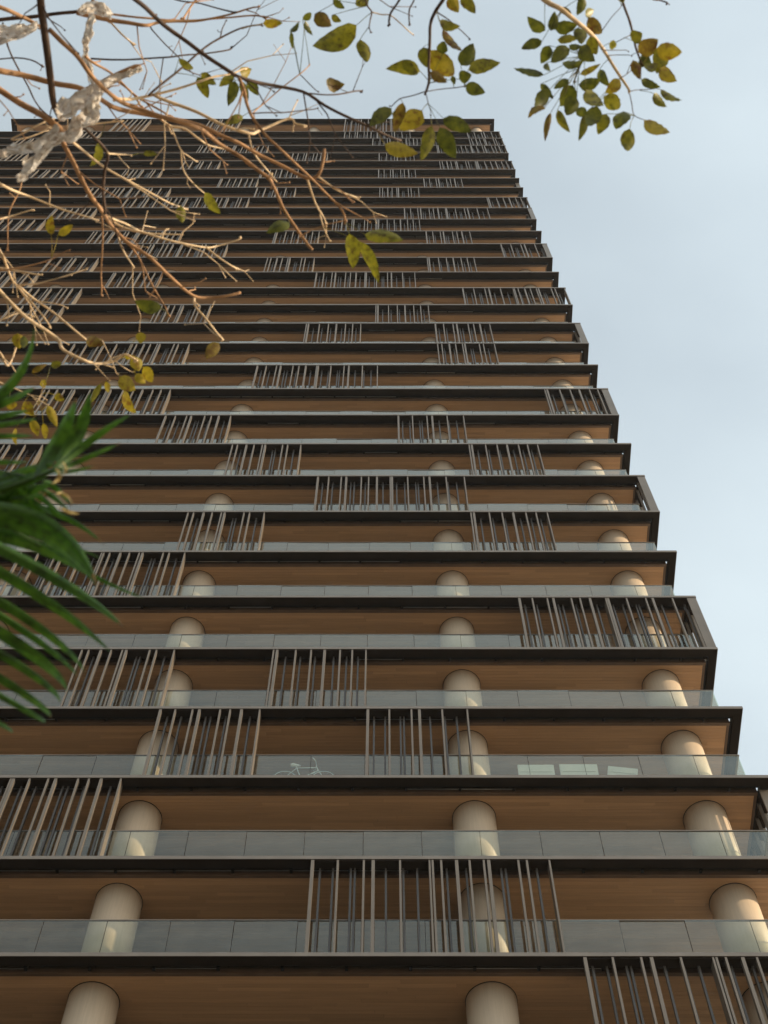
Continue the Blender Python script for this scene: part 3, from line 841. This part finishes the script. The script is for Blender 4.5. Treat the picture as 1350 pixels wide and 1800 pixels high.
crumple('plastic_scrap', (160,24, 158,50, 152,72, 150,95, 156,120, 160,146), (12, 18, 12, 10, 14, 12), 4.05, 'twisted plastic strip hanging from the topmost branch down to the stub', 14, 0.012)

# ------------------------------------------------------------------ palm at the left edge
palm = empty('palm_tree', (-1.35, 0.95, 0))
tag(palm, 'green palm with long drooping leaflets reaching in from the left edge', 'palm')
PL = Vector(palm.location)
pt = MB()
pp = smooth_path([Vector((0, 0, -0.05)), Vector((0.02, 0, 1.2)), Vector((0.0, 0.02, 2.4)), Vector((0.06, 0, 3.25))], 6)
pt.tube(pp, [0.085 - 0.025 * i / (len(pp) - 1) + 0.004 * (i % 2) for i in range(len(pp))], 12)
link('trunk', pt.mesh('trunk', True), M_BARK, palm)
PD = 2.05
FRONDS = [
  ('lower', [ # base x y, mid x y, tip x y, width, depth
    (-110,900, 70,915, 172,1033, 30, 2.10), (-110,912, 50,930, 168,1028, 30, 2.08), (-110,925, 40,952, 150,1010, 24, 2.12), (-110,885, 60,890, 186,960, 13, 2.16), (-100,930, 40,935, 178,982, 10, 2.17), (20,930, 150,1005, 254,1052, 8, 2.12),
    (-120,905, 90,1012, 222,1106, 21, 2.02), (-130,935, 70,1050, 194,1146, 19, 2.0), (-130,985, 60,1098, 148,1180, 16, 1.98), (-130,1005, 50,1115, 140,1192, 12, 2.02),
    (-140,1035, 50,1148, 118,1216, 25, 1.96), (-140,1070, 45,1178, 105,1234, 14, 1.96), (-140,1110, 35,1216, 89,1261, 14, 1.94), (-150,1140, 30,1240, 78,1269, 10, 1.95), (-150,1200, -20,1262, 22,1288, 9, 1.92)]),
  ('upper', [
    (60,842, 108,760, 134,700, 30, 2.12), (95,828, 138,760, 158,690, 26, 2.1), (98,826, 165,770, 231,728, 13, 2.08), (98,828, 150,806, 214,778, 9, 2.06), (98,832, 130,828, 164,819, 5, 2.06),
    (-80,735, 20,672, 60,578, 22, 2.2), (-90,745, 10,705, 62,680, 17, 2.2), (-100,750, 0,732, 50,721, 11, 2.18), (-100,765, 0,747, 66,736, 10, 2.16), (-100,775, 0,767, 63,767, 9, 2.16),
    (-100,810, 0,812, 50,812, 9, 2.15), (-100,825, 0,832, 46,836, 9, 2.15),
    (-60,866, 40,832, 100,812, 24, 2.14), (-60,875, 40,845, 102,822, 24, 2.12), (-60,885, 30,868, 96,848, 20, 2.15), (-60,890, 20,880, 84,866, 14, 2.15),
    (20,862, 55,880, 92,905, 10, 2.16), (40,858, 75,878, 110,908, 10, 2.16), (58,852, 92,872, 122,900, 9, 2.15), (0,868, 35,890, 70,910, 10, 2.16), (-20,872, 15,895, 45,915, 10, 2.16), (75,846, 100,860, 126,890, 9, 2.15), (-40,880, 0,905, 25,920, 10, 2.16)]),
]
for fname, lv in FRONDS:
    bases = sorted([(l[1], l[0], l[7]) for l in lv if l[0] < -30], reverse=True)
    path = [at(b[1], b[0], b[2]) - PL for b in bases]
    root = pp[-1] + Vector((0, 0, 0.0))
    if fname == 'lower':
        rp_ = [root, root.lerp(path[0], 0.5) + Vector((0, 0, 0.1))] + path
    else:
        rp_ = [root, root.lerp(path[0], 0.6) + Vector((0, 0.1, 0.1))] + path[:2] + [at(-60, 880, 2.15) - PL, at(20, 856, 2.15) - PL, at(98, 826, 2.1) - PL]
    fmb = MB(); rp2 = smooth_path(rp_, 3)
    fmb.tube(rp2, [0.010 - 0.007 * i / (len(rp2) - 1) for i in range(len(rp2))], 8)
    frond = link('frond', fmb.mesh('frond_stem', True), M_PALM, palm)
    sunlit_tips = [] if fname == 'lower' else [(92,850, 104,838, 98,824, 7, 2.04), (98,868, 114,870, 128,886, 4, 2.06), (108,836, 116,826, 110,812, 5, 2.05), (102,892, 120,900, 140,903, 5, 2.06)]  # curled frayed tips, painted pale as if sunlit
    for li, (x0, y0, x1, y1, x2, y2, w, d) in enumerate(lv + sunlit_tips):
        A, B, C = at(x0, y0, d), at(x1, y1, d + 0.03), at(x2, y2, d - 0.04)
        B2 = B * 2 - (A + C) * 0.5       # quadratic through B
        m = MB(); NS = 14
        org = A.copy()
        roll = rng.uniform(-0.4, 0.4)
        for i in range(NS + 1):
            t = i / NS
            p = A * (1-t)**2 + B2 * 2 * t * (1-t) + C * t * t
            tan = ((B2 - A) * (1-t) + (C - B2) * t).normalized()
            s = tan.cross(FWD).normalized(); nn = s.cross(tan).normalized()
            s2 = s * math.cos(roll) + nn * math.sin(roll); n2 = s2.cross(tan)
            prof = min(1.0, 0.30 + t * 3.0) * (1 - max(0.0, (t - 0.42) / 0.58) ** 1.6) if t < 1 else 0.0
            hw = w / FPX * d * 0.5 * prof + (0.0006 if t < 1 else 0)
            for q in (-1.0, -0.5, 0.0, 0.5, 1.0):
                m.v.append(tuple(p - org + s2 * hw * q + n2 * (abs(q) * hw * 0.35 + 0.0008 * math.sin(q * 9))))
        for i in range(NS):
            for q in range(4):
                a = i * 5 + q; m.f.append((a, a + 1, a + 6, a + 5))
        me = m.mesh('leaflet', True)
        me.materials.append(M_PALM); me.materials.append(M_PALMLIT)
        if li >= len(lv):
            for p in me.polygons: p.material_index = 1
        elif li % 3 == 0:
            me.materials.append(M_BROWNTIP)
            for pi, p in enumerate(me.polygons):
                if pi // 4 >= NS - 1: p.material_index = 2
        o = link('leaflet', me, None, frond); o.location = org - PL

# ------------------------------------------------------------------ thin haze in the air
hz = MB(); hz.box(-95, 75, -70, 95, -1.0, 150.0)
hm_ = bpy.data.materials.new('thin_haze'); hm_.use_nodes = True
hn = hm_.node_tree.nodes; hl = hm_.node_tree.links
hn.clear()
ho = hn.new('ShaderNodeOutputMaterial'); hv = hn.new('ShaderNodeVolumePrincipled')
hv.inputs['Color'].default_value = (0.93, 0.96, 1.0, 1)
hv.inputs['Density'].default_value = 0.0002
hv.inputs['Anisotropy'].default_value = 0.3
hl.new(hv.outputs[0], ho.inputs['Volume'])
tag(link('haze', hz.mesh('haze'), hm_), 'thin pale haze in the air round the tower', None, kind='stuff')
